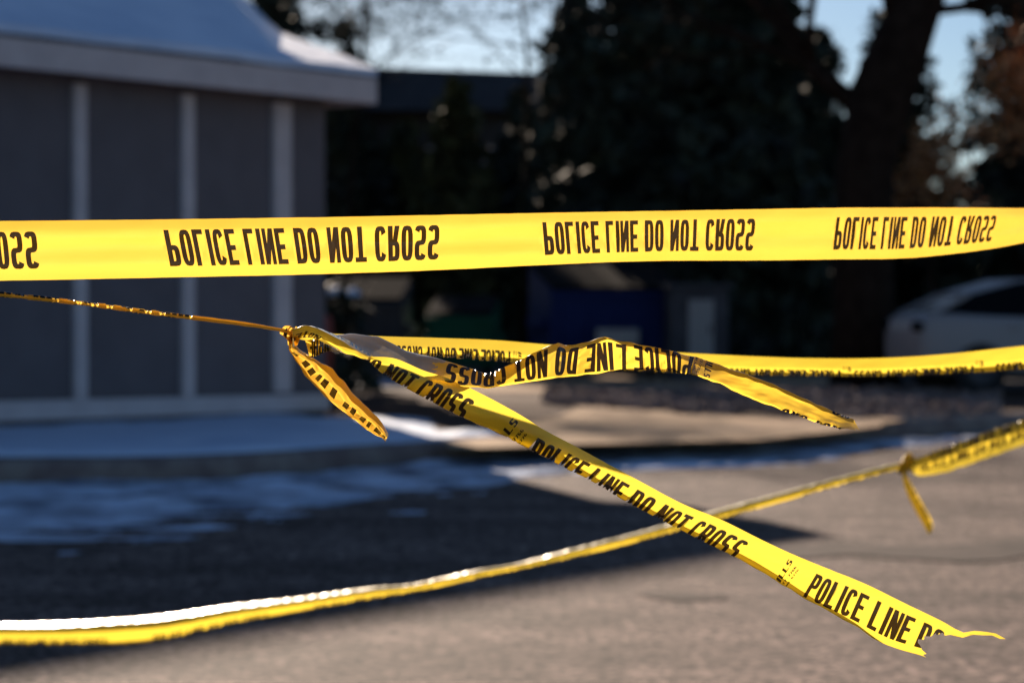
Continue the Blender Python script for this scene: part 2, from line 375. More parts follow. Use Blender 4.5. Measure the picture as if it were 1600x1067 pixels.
# loose stones, seen as a brown speckled bed right of the walk
def stones():
    mb = MB(); rng = random.Random(3); n = 0
    while n < 2600:
        px, py = rng.uniform(850, 1560), rng.uniform(604, 672)
        if py > 640 + (px - 1000) * .04 + 8 * noise.noise(Vector((px * .02, 0, 0))) and px < 1430: continue
        if py < 608 and px < 1290: continue
        p = gnd(px, py, KZ)
        if p.y < kerb_y(p.x) + .2: continue
        s = rng.uniform(.02, .07); pts = []
        for k in range(6):
            a = k * math.pi / 3 + rng.uniform(-.3, .3); pts.append((p.x + s * math.cos(a), p.y + s * math.sin(a), KZ - .01))
        top = [(p.x + (q[0] - p.x) * .6, p.y + (q[1] - p.y) * .6, KZ + s * rng.uniform(.6, 1.1)) for q in pts]
        mb.add(pts + top, [(i, (i + 1) % 6, 6 + (i + 1) % 6, 6 + i) for i in range(6)] + [(6, 7, 8, 9, 10, 11)]); n += 1
    return tag(mb.build('gravel', STONE), 'brown loose stones beside the tan walk', None, kind='stuff')
stones()

# ================================================================ SHED
def build_shed():
    root = empty('shed', (-4.2, 22, 0))
    tag(root, 'low grey panelled shed with pale trim posts and a snow covered roof', 'shed')
    inv = Matrix.Translation(root.location).inverted()
    C = Vector((-1.306, 23.5)); L = Vector((-4.19, 19.8)); D = (C - L).normalized(); N = Vector((-D.y, D.x))   # N points away from the camera
    def put(o): o.parent = root; o.matrix_parent_inverse = inv; return o
    def P(s, o, z): q = C - D * s + N * o; return Vector((q.x, q.y, z))
    def sx(px, o):          # distance s along the eave where pixel column px meets the plane at offset o
        k = (px - 800) / FPX; q = C + N * o
        return (q.x - k * q.y) / (D.x - k * D.y)
    HF, HB = 3.44, 3.17       # fascia top / bottom
    E = 9.5
    ow = .42
    sc = sx(508, ow)
    # walls
    mb = MB(); mb.hexa([P(sc, ow, 0), P(E, ow, 0), P(E, ow + 4, 0), P(sc, ow + 4, 0)], [P(sc, ow, HB + .15), P(E, ow, HB + .15), P(E, ow + 4, HB + .15), P(sc, ow + 4, HB + .15)])
    put(mb.build('wall', WALL))
    # posts
    def post(px0, px1, z0=.39, z1=HB - .03):
        a, b = sx(px0, ow - .06), sx(px1, ow - .06); m = MB()
        m.hexa([P(a, ow - .06, z0), P(b, ow - .06, z0), P(b, ow + .003, z0), P(a, ow + .003, z0)], [P(a, ow - .06, z1), P(b, ow - .06, z1), P(b, ow + .003, z1), P(a, ow + .003, z1)])
        put(m.build('post', TRIM, bevel=.008))
    for a, b in ((119, 138), (288, 306), (431, 457), (-70, -50), (-280, -258)): post(b, a)
    m = MB(); m.hexa([P(sc, ow - .07, .20), P(E, ow - .07, .30), P(E, ow + .01, .30), P(sc, ow + .01, .20)], [P(sc, ow - .07, .36), P(E, ow - .07, .48), P(E, ow + .01, .48), P(sc, ow + .01, .36)])
    put(m.build('sill', TRIM, bevel=.008))
    # side wall trim far edge
    m = MB(); m.box(P(sc - .02, ow + 1.7, 1.6), (.05, .12, 3.0)); put(m.build('corner_trim', WALL))
    # fascia
    m = MB(); m.hexa([P(0, 0, HB), P(E + .4, 0, HB), P(E + .4, .04, HB), P(0, .04, HB)], [P(0, 0, HF), P(E + .4, 0, HF), P(E + .4, .04, HF), P(0, .04, HF)])
    m.hexa([P(-.003, .04, HB), P(.04, .04, HB), P(.04, 5, HB), P(-.003, 5, HB)], [P(-.003, .04, HF), P(.04, .04, HF), P(.04, 5, HF + .9), P(-.003, 5, HF + .9)])
    put(m.build('fascia', TRIM, bevel=.01))
    m = MB(); m.hexa([P(.04, .04, HB + .06), P(E, .04, HB + .06), P(E, ow + 4.3, HB + .06), P(.04, ow + 4.3, HB + .06)], [P(.04, .04, HB + .1), P(E, .04, HB + .1), P(E, ow + 4.3, HB + .1), P(.04, ow + 4.3, HB + .1)])
    put(m.build('soffit', WALL))
    # roof sheet + snow layer : low apron near the end, steeper main slope
    s1 = sx(436, 0)
    Cc = P(0, .0, HF); Ee = P(s1, 0, HF)
    U = at(441, 62, 28.0); V = at(366, -6, 28.6); V2 = at(250, -110, 29.5)
    Le = P(E + .4, 0, HF); Lt = V2 - Vector((D.x, D.y, 0)) * 9
    def layer(name, dz, th, m, jit):
        base = [Cc, U, V, V2, Lt, Le, Ee]; top = [p + Vector((0, 0, dz + th)) for p in base]; bot = [p + Vector((0, 0, dz)) for p in base]
        bm = bmesh.new(); tv = [bm.verts.new(p) for p in top]; bv = [bm.verts.new(p) for p in bot]
        def addf(ix):
            bm.faces.new([tv[i] for i in ix]); bm.faces.new([bv[i] for i in reversed(ix)])
        addf([0, 1, 6]); addf([6, 1, 2, 3]); addf([6, 3, 4, 5])
        for i in range(7):
            j = (i + 1) % 7; bm.faces.new([tv[j], tv[i], bv[i], bv[j]])
        if jit:
            bmesh.ops.triangulate(bm, faces=bm.faces[:]); bmesh.ops.subdivide_edges(bm, edges=bm.edges[:], cuts=14, use_grid_fill=True)
            for v in bm.verts: v.co.z += jit * noise.noise(v.co * 1.6) + jit * .5 * noise.noise(v.co * 5)
        bmesh.ops.recalc_face_normals(bm, faces=bm.faces[:])
        me = bpy.data.meshes.new(name); bm.to_mesh(me); bm.free(); me.materials.append(m)
        o = bpy.data.objects.new(name, me); col.objects.link(o); put(o)
        return o
    layer('roof', -.03, .03, FARR, 0); 
    sn = layer('roof_snow', .004, .07, SNOW, .02)
    # back slope so that the roof is closed seen from the side
    B1, B2 = P(0, 9, HF), P(E + .4, 9, HF)
    m = MB(); m.add([U, V, V2, Lt, B2, B1, Cc], [(0, 1, 5), (1, 2, 5), (2, 3, 4, 5), (0, 5, 6)]); put(m.build('rear_roof', FARR))
build_shed()

# ---------------- unseen two storey block, added behind the shed to shade it and the road
def build_block():
    root = empty('shade_block', (-10, 38, 0)); tag(root, 'unseen gabled block added behind the grey shed to shade it and the road', 'building')
    inv = Matrix.Translation(root.location).inverted()
    def put(o): o.parent = root; o.matrix_parent_inverse = inv; return o
    x1, x0, xm = -5.25, -17.5, -11.6; y0, y1 = 34.0, 43.0; he, hr = 7.05, 9.15
    m = MB(); m.add([(x0, y0, 0), (x1, y0, 0), (x1, y0, he), (xm, y0, hr), (x0, y0, he), (x0, y1, 0), (x1, y1, 0), (x1, y1, he), (xm, y1, hr), (x0, y1, he)],
                    [(0, 1, 2, 3, 4), (9, 8, 7, 6, 5), (1, 6, 7, 2), (0, 4, 9, 5)]); put(m.build('wall', FARW))
    m = MB(); t = .18; ov = .2
    for sgn, xe in ((1, x1), (-1, x0)):
        xe2 = xe + sgn * ov; ze = he - ov * (hr - he) / (abs(xe - xm))
        m.hexa([(xm, y0 - ov, hr), (xe2, y0 - ov, ze), (xe2, y1 + ov, ze), (xm, y1 + ov, hr)], [(xm, y0 - ov, hr + t), (xe2, y0 - ov, ze + t), (xe2, y1 + ov, ze + t), (xm, y1 + ov, hr + t)])
    put(m.build('roof', FARR))
    for xw in (-15.6, -12.6, -9.4, -7.4):
        for zw in (1.7, 4.7):
            f = MB(); f.box((xw, y0 - .03, zw), (1.3, .08, 1.3)); fr = put(f.build('window', TRIM))
            g = MB(); g.box((xw, y0 - .075, zw), (1.12, .02, 1.12)); go = g.build('pane', GLASS); go.parent = fr
    for o in root.children:                       # plan is skewed along the sun: its side walls run back to the left
        for q in [o] + list(o.children):
            for v in q.data.vertices: v.co.x -= .277 * (v.co.y - y0)
build_block()

# ---------------- far building seen through the trees
def build_far():
    root = empty('far_house', (-2, 58, 0)); tag(root, 'dim grey apartment building with small windows seen through the trees right of the shed', 'building')
    inv = Matrix.Translation(root.location).inverted()
    def put(o): o.parent = root; o.matrix_parent_inverse = inv; return o
    m = MB(); m.box((-3.6, 60, 3.0), (9.6, 8, 6.0)); put(m.build('wall', FARW))
    a, b = at(540, 112, 55), at(838, 128, 55); z0 = 5.7; z1 = at(620, 97, 55).z
    m = MB(); m.hexa([(-9, 55.3, z0), (1.6, 55.3, z0), (1.6, 65, z0), (-9, 65, z0)], [(-7.8, 57, 7.0), (.6, 57, 6.7), (.6, 63, 6.7), (-7.8, 63, 7.0)]); put(m.build('roof', FARR))
    for px in (548, 690, 780):
        for py in (270, 400):
            p = at(px, py, 56); f = MB(); f.box((p.x, 55.97, p.z), (.75, .1, 1.2)); fr = put(f.build('window', TRIM))
            g = MB(); g.box((p.x, 55.91, p.z), (.6, .04, 1.05)); go = g.build('pane', mat('pane_glass', (.05, .07, .12), .1) if px == 548 and py == 270 else GLASS); go.parent = fr
build_far()

# ================================================================ TREES
def leaves(name, pts, size, m, parent, rng, per=5, spread=.12, sub=None):
    n = len(pts); pts = np.array(pts); rs = np.random.RandomState(rng.randint(0, 99999))
    c = np.repeat(pts, per, axis=0) + rs.normal(0, spread, (n * per, 3)); k = len(c)
    a = rs.normal(0, 1, (k, 3)); a /= np.linalg.norm(a, axis=1)[:, None]; b = rs.normal(0, 1, (k, 3)); b -= (a * b).sum(1)[:, None] * a; b /= np.linalg.norm(b, axis=1)[:, None]
    s = size * rs.uniform(.5, 1.3, (k, 1))
    V = np.stack([c - a * s, c + b * s * .45, c + a * s, c - b * s * .45], axis=1).reshape(-1, 3)
    F = np.arange(k * 4).reshape(-1, 4)
    me = bpy.data.meshes.new(name); me.vertices.add(len(V)); me.vertices.foreach_set('co', V.ravel()); me.loops.add(k * 4); me.loops.foreach_set('vertex_index', F.ravel().astype(np.int32))
    me.polygons.add(k); me.polygons.foreach_set('loop_start', np.arange(0, k * 4, 4, dtype=np.int32)); me.polygons.foreach_set('loop_total', np.full(k, 4, dtype=np.int32))
    me.materials.append(m); me.update(calc_edges=True); o = bpy.data.objects.new(name, me); col.objects.link(o); o.parent = parent
    return o
FILL = [(-3.1, 31, 3.7, 1.25, 'low dark juniper added behind the right end of the grey shed for its shade', 40), (.2, 51.5, 5.7, 1.7, 'broad low evergreen between the far grey building and the large evergreens', 20), (6.6, 52, 7.0, 2.3, 'low dark evergreen seen just left of the leaning trunk', 25), (7.9, 50, 7.8, 1.9, 'narrow evergreen with pale sky gaps just right of the leaning trunk', 26), (-2.3, 51, 4.9, 1.6, 'low round evergreen in front of the windows of the far grey building', 27)]  # the first one is added behind the shed to shade the ground
def conifer(x, y, h, r, label, base=.3, seed=1, m=None, dens=1.0, lean=0, group='conifers behind the car park', per=5, leaf=.17, keep=None):
    rng = random.Random(seed); root = empty('conifer_tree', (x, y, KZ)); tag(root, label, 'tree', group)
    t = MB(); t.tube([(0, 0, -.05), (lean * .3, 0, h * .4), (lean, 0, h * .97)], [h * .022, h * .014, .02]); t.build('trunk', BARK, root)
    br = MB(); pts = []; z = base
    while z < h:
        f = (z - base) / (h - base); Rz = r * (1 - f) ** .75 * rng.uniform(.8, 1.1) + .1; nb = int(rng.uniform(7, 11) * dens) + 2
        for k in range(nb):
            a = rng.uniform(0, 2 * math.pi); ln = Rz * rng.uniform(.65, 1.1); dx, dy = math.cos(a), math.sin(a)
            drop = rng.uniform(.05, .3) * ln
            if rng.random() < .5: br.tube([(lean * f, 0, z), (lean * f + dx * ln, dy * ln, z - drop)], [.03, .008], 4)
            st = .28 / dens ** .5; q = .15 * ln
            while q < ln:
                w = .22 * (1 - q / ln) * ln * .6 + .05
                for e in (-1, 0, 1): pts.append((lean * f + dx * q - dy * e * w * rng.random(), dy * q + dx * e * w * rng.random(), z - drop * (q / ln) ** 1.5 + rng.uniform(-.07, .07)))
                q += st
        z += rng.uniform(.22, .36)
    if keep: pts = [p for p in pts if keep(p)]
    br.build('branches', BARK, root)
    leaves('crown', pts, leaf, m or NEED, root, rng, per, .10)
    return root
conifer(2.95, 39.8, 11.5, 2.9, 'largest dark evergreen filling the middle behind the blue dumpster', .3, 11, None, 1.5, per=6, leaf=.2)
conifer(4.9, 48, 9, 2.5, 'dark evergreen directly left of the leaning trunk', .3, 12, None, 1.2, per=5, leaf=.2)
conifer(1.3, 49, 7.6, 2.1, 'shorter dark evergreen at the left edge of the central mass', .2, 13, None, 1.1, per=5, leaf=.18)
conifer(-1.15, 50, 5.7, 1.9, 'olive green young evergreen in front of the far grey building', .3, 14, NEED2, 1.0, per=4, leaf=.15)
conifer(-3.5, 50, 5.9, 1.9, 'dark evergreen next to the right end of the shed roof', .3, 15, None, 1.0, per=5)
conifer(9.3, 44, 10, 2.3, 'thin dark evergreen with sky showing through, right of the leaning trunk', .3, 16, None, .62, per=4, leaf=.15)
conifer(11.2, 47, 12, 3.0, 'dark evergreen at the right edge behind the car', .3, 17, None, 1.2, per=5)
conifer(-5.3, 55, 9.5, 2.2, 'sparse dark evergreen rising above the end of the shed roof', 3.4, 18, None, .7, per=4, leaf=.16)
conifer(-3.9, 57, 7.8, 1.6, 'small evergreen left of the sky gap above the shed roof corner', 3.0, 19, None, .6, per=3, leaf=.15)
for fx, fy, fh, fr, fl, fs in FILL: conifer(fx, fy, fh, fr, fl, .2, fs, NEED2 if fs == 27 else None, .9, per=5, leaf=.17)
# bare deciduous trees: trunk > limbs with fine twigs
def twigs(mb, p, d, ln, r, depth, rng):
    n = 3; pts = [p]; q = p.copy(); dd = d.copy()
    for i in range(n):
        dd = (dd + Vector((rng.uniform(-1, 1), rng.uniform(-1, 1), rng.uniform(-.5, .6))) * .22).normalized(); q = q + dd * ln / n; pts.append(q.copy())
    mb.tube(pts, [r * (1 - .2 * i) for i in range(n + 1)], 5 if depth > 1 else 3)
    tips = []
    if depth > 0:
        for k in range(rng.randint(3, 4)):
            s = pts[rng.randint(1, n)]; nd = (dd + Vector((rng.uniform(-1, 1), rng.uniform(-1, 1), rng.uniform(-.5, .7))) * .75).normalized()
            tips += twigs(mb, s, nd, ln * rng.uniform(.6, .8), r * .5, depth - 1, rng)
    else: tips = pts[1:]
    return tips
def bare_tree(name, label, trunk, rad, limbs, seed, leafmat=None, lsize=.06, per=3, group=None, cat='tree', ldens=1):
    rng = random.Random(seed); base = Vector(trunk[0]); root = empty(name, base); tag(root, label, cat, group)
    m = MB(); m.tube([Vector(p) - base for p in trunk], rad, 16); m.build('trunk', BARK, root, True)
    tips = []; mb = MB()
    for p, d, ln, r, dep in limbs: tips += twigs(mb, Vector(p) - base, Vector(d).normalized(), ln, r, dep, rng)
    mb.build('limbs', BARK, root, True)
    if leafmat: leaves('crown', [tuple(t) for t in tips if rng.random() < ldens], lsize, leafmat, root, rng, per, .1)
    return root
dT = 31
tr = [at(1352, 612, dT), at(1350, 500, dT), at(1348, 380, dT), at(1352, 260, dT), at(1378, 150, dT), at(1412, 60, dT), at(1440, -20, dT), at(1500, -200, dT), at(1560, -420, dT)]
bare_tree('leaning_tree', 'huge dark bare tree trunk leaning right beside the parked car', tr, [.48, .40, .38, .37, .42, .37, .34, .26, .15],
    [(at(1345, 170, dT), (-.8, .2, .6), 2.6, .15, 4), (at(1440, -20, dT), (.8, .3, .5), 2.6, .12, 4), (at(1400, 60, dT), (-.4, -.2, 1), 2.2, .12, 4), (at(1520, -250, dT), (.1, .4, 1), 3, .14, 4), (at(1430, 20, dT), (.9, .1, .0), 1.9, .09, 3)], 5)
# twigs hanging into the sky gap above the shed
bare_tree('bare_tree', 'bare twiggy tree over the end of the shed roof with sky between its twigs', [(-3.0, 44, KZ), (-2.95, 44, 3), (-2.8, 44.1, 5.2), (-2.6, 44.2, 7)], [.06, .05, .04, .03],
    [((-2.9, 44, 4.3), (.6, 0, .9), 1.9, .028, 5), ((-2.9, 44, 4.8), (-.8, 0, .7), 1.9, .028, 5), ((-2.8, 44.1, 5.4), (.9, .2, .55), 2.2, .028, 5), ((-2.8, 44.1, 5.9), (-.9, .1, .3), 2.0, .024, 5), ((-2.7, 44.1, 6.4), (.2, 0, 1), 2.0, .024, 5), ((-2.7, 44.1, 6.6), (.95, 0, .1), 2.4, .024, 5)], 21, HEDGE, .07, 1, ldens=.5)
bare_tree('bare_tree', 'bare twiggy tree top right of the sky gap in front of the big evergreen', [(.2, 47, KZ), (.25, 47, 3), (.3, 47.1, 6), (.1, 47.2, 8)], [.06, .05, .04, .03],
    [((.3, 47, 5.6), (-.8, 0, .6), 1.9, .024, 5), ((.3, 47, 6.2), (-.9, .2, .2), 2.2, .024, 5), ((.3, 47, 4.6), (.8, 0, .6), 1.8, .024, 5), ((.2, 47.1, 6.9), (-.7, 0, -.1), 2.2, .024, 5)], 22)
bare_tree('rust_leaved_tree', 'small tree with rusty brown dead leaves at the right edge of the frame', [(6.95, 31.5, KZ), (7.0, 31.5, 1.5), (6.95, 31.5, 2.9)], [.08, .06, .04],
    [((6.95, 31.5, 2.7), (-.35, 0, .8), .8, .03, 3), ((6.95, 31.5, 2.8), (.3, 0, 1), 1.1, .03, 3), ((6.95, 31.5, 2.9), (-.1, .3, .9), 1.0, .03, 3)], 23, RUST, .06, 4)
bare_tree('brown_bush', 'brown leafed bush just right of the leaning trunk above the car', [(7.3, 42, KZ), (7.3, 42, 1.4), (7.25, 42, 2.4)], [.07, .06, .04],
    [((7.3, 42, 1.5), (-.4, 0, .9), 1.2, .03, 3), ((7.3, 42, 1.9), (.4, 0, .9), 1.2, .03, 3), ((7.3, 42, 2.2), (0, .2, 1), 1.3, .03, 3)], 24, RUST, .08, 3, cat='bush')
def hedge(x0, x1, y, h, label, seed):
    rng = random.Random(seed); root = empty('hedge', ((x0 + x1) / 2, y, KZ)); tag(root, label, 'hedge'); pts = []; cx = (x0 + x1) / 2
    for i in range(int((x1 - x0) * 330)):
        x = rng.uniform(x0, x1); z = rng.uniform(0, 1) ** .8 * (h + .35 * noise.noise(Vector((x * .8, seed, 0)))); pts.append((x - cx, rng.uniform(-.6, .6), z))
    m = MB(); 
    for i in range(int((x1 - x0) / 1.1)): m.tube([(x0 - cx + .5 + i * 1.1, 0, 0), (x0 - cx + .55 + i * 1.1, .1, h * .8)], [.04, .02], 5)
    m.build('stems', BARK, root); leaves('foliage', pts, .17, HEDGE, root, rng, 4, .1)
hedge(-4.3, 4.6, 52, 2.9, 'dark hedge running behind the dumpsters', 31)
hedge(4.8, 14, 51, 2.9, 'dark hedge running behind the parked car', 32)

# ================================================================ DUMPSTERS
def dumpster(name, loc, rz, wx, dy, h, paint, label, sign=False, snow=False, hgroup=None, back=1.0):
    root = empty(name, loc, rz); tag(root, label, 'dumpster', hgroup)
    m = MB(); hf = h * .78; hb = h * back; b = .16
    m.hexa([(-wx / 2, -dy / 2 + .12, b), (wx / 2, -dy / 2 + .12, b), (wx / 2, dy / 2, b), (-wx / 2, dy / 2, b)], [(-wx / 2, -dy / 2, hf), (wx / 2, -dy / 2, hf), (wx / 2, dy / 2, hb), (-wx / 2, dy / 2, hb)])
    m.build('body', paint, root, bevel=.02)
    r = MB()
    for k in range(5): r.box((-wx / 2 + wx * (k + .5) / 5, -dy / 2 + .05, (b + hf) / 2), (.06, .08, (hf - b) * .86))
    r.box((0, -dy / 2 - .01, hf - .05), (wx + .06, .08, .09)); r.build('rib', paint, root, bevel=.008)
    for s in (-1, 1):
        l = MB(); cx = s * wx / 4; l.hexa([(cx - wx / 4 + .01, -dy / 2 - .05, hf + .012), (cx + wx / 4 - .01, -dy / 2 - .05, hf + .012), (cx + wx / 4 - .01, dy / 2, hb + .012), (cx - wx / 4 + .01, dy / 2, hb + .012)],
               [(cx - wx / 4 + .01, -dy / 2 - .05, hf + .06), (cx + wx / 4 - .01, -dy / 2 - .05, hf + .06), (cx + wx / 4 - .01, dy / 2, hb + .07), (cx - wx / 4 + .01, dy / 2, hb + .07)])
        l.build('lid', BLID, root, bevel=.015)
        p = MB(); p.box((s * (wx / 2 + .05), 0, h * .5), (.1, dy * .6, .14)); p.build('lifting_pocket', paint, root, bevel=.01)
        for t in (-1, 1):
            c = MB(); c.tube([(s * (wx / 2 - .15) - .03, t * (dy / 2 - .2), .08), (s * (wx / 2 - .15) + .03, t * (dy / 2 - .2), .08)], [.08, .08], 12); c.box((s * (wx / 2 - .15), t * (dy / 2 - .2), .15), (.1, .08, .05)); c.build('caster', RUBBER, root)
    if sign:
        q = MB(); q.box((sign[0], -dy / 2 - .03 + .03, sign[1]), (sign[2], .03, sign[3])); q.build('sign_panel', WHITE, root)
    if snow:
        q = MB(); n = 12; vs = []; fs = []
        for i in range(n + 1):
            for j in range(n + 1):
                e = min(i, n - i, j, n - j); t = j / n
                vs.append((-wx / 2 * .96 + wx * .55 * i / n, -dy / 2 + dy * .95 * t, hf + (hb - hf) * t + (.05 if e == 0 else .10) + .03 * noise.noise(Vector((i * .6, j * .6, 2)))))
        for i in range(n):
            for j in range(n): fs.append((i * (n + 1) + j, (i + 1) * (n + 1) + j, (i + 1) * (n + 1) + j + 1, i * (n + 1) + j + 1))
        link('snow_cap', vs, fs, SNOW, root, True)
    return root
def gp(px, d): return Vector(((px - 800) / FPX * d, d, KZ))
dumpster('dumpster', gp(945, 35), R(14), 1.95, 1.3, 1.62, BBLUE, 'large blue dumpster with a white panel on its front', sign=(-.0, .62, .62, .22))
dumpster('dumpster', gp(725, 36.5), R(-8), 1.0, .9, 1.15, BGREEN, 'smaller green dumpster left of the blue dumpster')
dumpster('dumpster', gp(572, 36), R(-6), 1.25, 1.0, 1.42, BDARK, 'dark dumpster with snow on its lid behind the shed corner')
q = MB(); 
for (dx, dz, r0) in ((-.02, 0, .17), (.16, -.02, .12), (-.16, -.02, .1)):
    for (a, b, rr) in ((0, .07, r0), ):
        q.tube([(dx, 0, dz - .02), (dx, 0, dz + b * .6), (dx + .01, 0, dz + b), (dx + .01, 0, dz + b + .03)], [rr * 1.15, rr, rr * .6, .02], 14)
_s = q.build('snow_lump', SNOW, None, True); _s.location = at(534, 458, 35.6) ; tag(_s, 'small heap of snow on the lid of the dark dumpster', 'snow')
# grey cabinet right of the blue dumpster
c = empty('utility_cabinet', gp(1086, 34.5), R(8)); tag(c, 'grey utility cabinet with a pale door beside the blue dumpster', 'cabinet')
m = MB(); m.box((0, 0, .65), (.84, .6, 1.3)); m.build('cabinet_body', GREYM, c, bevel=.02)
m = MB(); m.box((0, -.0, 1.34), (.98, .74, .06)); m.build('cabinet_top', GREYM, c, bevel=.01)
m = MB(); m.box((.02, -.312, .72), (.36, .02, .85)); d_ = m.build('door', WHITE, c, bevel=.005)
m = MB(); m.box((.15, -.33, .72), (.02, .03, .1)); m.build('handle', BLID, d_)
# red post
c = empty('bollard', gp(508, 27.5)); tag(c, 'dark red steel bollard standing by the far corner of the shed', 'bollard')
m = MB(); m.tube([(0, 0, -.05), (0, 0, .86), (0, 0, .93), (0, 0, .96)], [.085, .085, .065, .02], 20); m.build('pipe', REDP, c, True)
m = MB(); m.tube([(0, 0, -.02), (0, 0, .04)], [.16, .14], 20); m.build('footing', KERB, c)

# ================================================================ CAR
def car():
    root = empty('parked_car', (6.75, 29.8, KZ), R(180 + 9)); tag(root, 'silver parked car with dark windows, cut off by the right edge of the frame', 'car'); root.scale = (.94, .94, .94)
    # local x = length (front at -x), sections: x, z of sill, z of belt, half width
    secs = [(-2.25, .34, .62, .62), (-2.18, .24, .72, .76), (-1.9, .20, .80, .86), (-1.3, .20, .90, .90), (-.7, .20, .97, .91), (.2, .20, .98, .92), (1.1, .20, 1.0, .91), (1.7, .20, 1.03, .88), (2.1, .24, 1.02, .80), (2.2, .36, .85, .70)]
    vs = []; fs = []
    for x, zs, zb, hw in secs:
        prof = [(hw * .86, zs), (hw * .98, zs + .12), (hw, zs + (zb - zs) * .55), (hw * .97, zb - .06), (hw * .90, zb), (hw * .5, zb + .03)]
        row = prof + [(-a, b) for a, b in reversed(prof)]
        vs += [(x, a, b) for a, b in row]
    n = 12
    for i in range(len(secs) - 1):
        for k in range(n): fs.append((i * n + k, i * n + (k + 1) % n, (i + 1) * n + (k + 1) % n, (i + 1) * n + k))
    fs.append(tuple(range(n))[::-1]); fs.append(tuple((len(secs) - 1) * n + k for k in range(n)))
    o = link('body', vs, fs, CARP, root, True)
    s = o.modifiers.new('s', 'SUBSURF'); s.levels = 2; s.render_levels = 2
    cab = [(-1.25, .93, .94, .76, .74), (-.45, .95, 1.40, .80, .60), (.1, .96, 1.46, .81, .62), (.8, .97, 1.43, .81, .62), (1.45, .99, 1.26, .78, .58), (1.98, 1.0, 1.03, .70, .60)]
    vs = []; fs = []
    for x, z0, z1, w0, w1 in cab: vs += [(x, w0, z0), (x, w1, z1), (x, -w1, z1), (x, -w0, z0)]
    for i in range(len(cab) - 1):
        for k in range(3): fs.append((i * 4 + k, i * 4 + k + 1, (i + 1) * 4 + k + 1, (i + 1) * 4 + k))
    link('windows', vs, fs, GLASS, root)
    m = MB()
    for i in range(1, 4):
        a, b = cab[i], cab[i + 1]
        m.hexa([(a[0], -a[4] - .01, a[2]), (b[0], -b[4] - .01, b[2]), (b[0], b[4] + .01, b[2]), (a[0], a[4] + .01, a[2])], [(a[0], -a[4] * .9, a[2] + .035), (b[0], -b[4] * .9, b[2] + .035), (b[0], b[4] * .9, b[2] + .035), (a[0], a[4] * .9, a[2] + .035)])
    m.build('roof', CARP, root, bevel=.006)
    for s_ in (-1, 1):
        m = MB()
        for pts in ([(cab[0][0], cab[0][3], cab[0][1]), (cab[1][0], cab[1][4] + .01, cab[1][2])], [(.35, .815, .97), (.32, .625, 1.46)], [(cab[4][0], cab[4][4], cab[4][2]), (cab[5][0], cab[5][3], cab[5][1])]):
            m.tube([(p[0], s_ * p[1], p[2] + .01) for p in pts], [.035, .03], 6)
        m.build('pillar', CARP, root)
        m = MB(); m.box((-.72, s_ * 1.0, 1.02), (.12, .2, .13)); m.build('wing_mirror', BLID, root, bevel=.03)
        m = MB(); m.box((-2.16, s_ * .58, .64), (.12, .34, .12)); m.build('headlight', WHITE, root, bevel=.03)
        m = MB(); m.box((2.14, s_ * .6, .86), (.1, .3, .13)); m.build('tail_light', BLID, root, bevel=.03)
        for xw in (-1.35, 1.4):
            m = MB(); m.tube([(xw, s_ * .72, .32), (xw, s_ * .93, .32)], [.33, .33], 28); wv = m.build('wheel', RUBBER, root)
            m = MB(); m.tube([(xw, s_ * .932, .32), (xw, s_ * .945, .32)], [.20, .18], 20); m.build('rim', GREYM, wv)
        for xd in (.0, .95):
            m = MB(); m.box((xd, s_ * .925, .86), (.16, .03, .03)); m.build('door_handle', CARP, root)
    m = MB(); m.box((-2.23, 0, .40), (.06, 1.1, .16)); m.build('grille', BLID, root, bevel=.01)
car()

# ================================================================ TAPES
# --- top tape (seen from its unprinted side, so the words are flipped upside down)
def top_tape():
    # px of top edge/bottom edge, y top, y bottom, depth ; u from the measured letter positions
    S = []
    A = [  # u, xt, yt, xb, yb, d
        (-.52, -420, 349, -422, 444, 3.12), (-.325, -180, 347, -176, 441, 3.12), (-.136, 58, 345, 68, 437.5, 3.13), (0, 252, 343, 270, 433.5, 3.13), (.18, 464, 340, 477, 429, 3.15), (.36, 690, 336, 688, 422, 3.20),
        (.496, 846, 333, 853, 414, 3.27), (.676, 1015, 330, 1015, 408, 3.38), (.856, 1184, 327, 1178, 407, 3.50), (.992, 1309, 325, 1300, 405.5, 3.60), (1.172, 1434, 324.5, 1424, 403, 3.74), (1.352, 1562, 325, 1548, 389, 3.88),
        (1.50, 1640, 326, 1640, 373, 4.0), (1.75, 1800, 330, 1800, 372, 4.2)]
    for u, xt, yt, xb, yb, d in A:
        S.append((u, [(0, xt, yt, d + .006), (.22, xt * .8 + xb * .2, yt * .79 + yb * .21, d - .002), (.5, (xt + xb) / 2, (yt + yb) / 2, d + .002), (.8, xt * .2 + xb * .8, yt * .19 + yb * .81, d - .003), (1, xb, yb, d + .006)]))
    pr = []
    for k in range(-1, 4): pr += msg(k * PERIOD, 1, .19, .80)
    o = ribbon('police_tape', S, pr, fold_curve=1, wr=(.0045, 1.5), crinkle=.0005)
    tag(o, 'wide taut yellow police tape across the top with its words upside down', 'barrier tape', 'police tapes')
top_tape()

# --- knotted tape
K = empty('knotted_police_tape', at(455, 522, 3.18)); tag(K, 'tangled yellow police tape with a small knot and torn loose strips fanning right', 'barrier tape', 'police tapes')
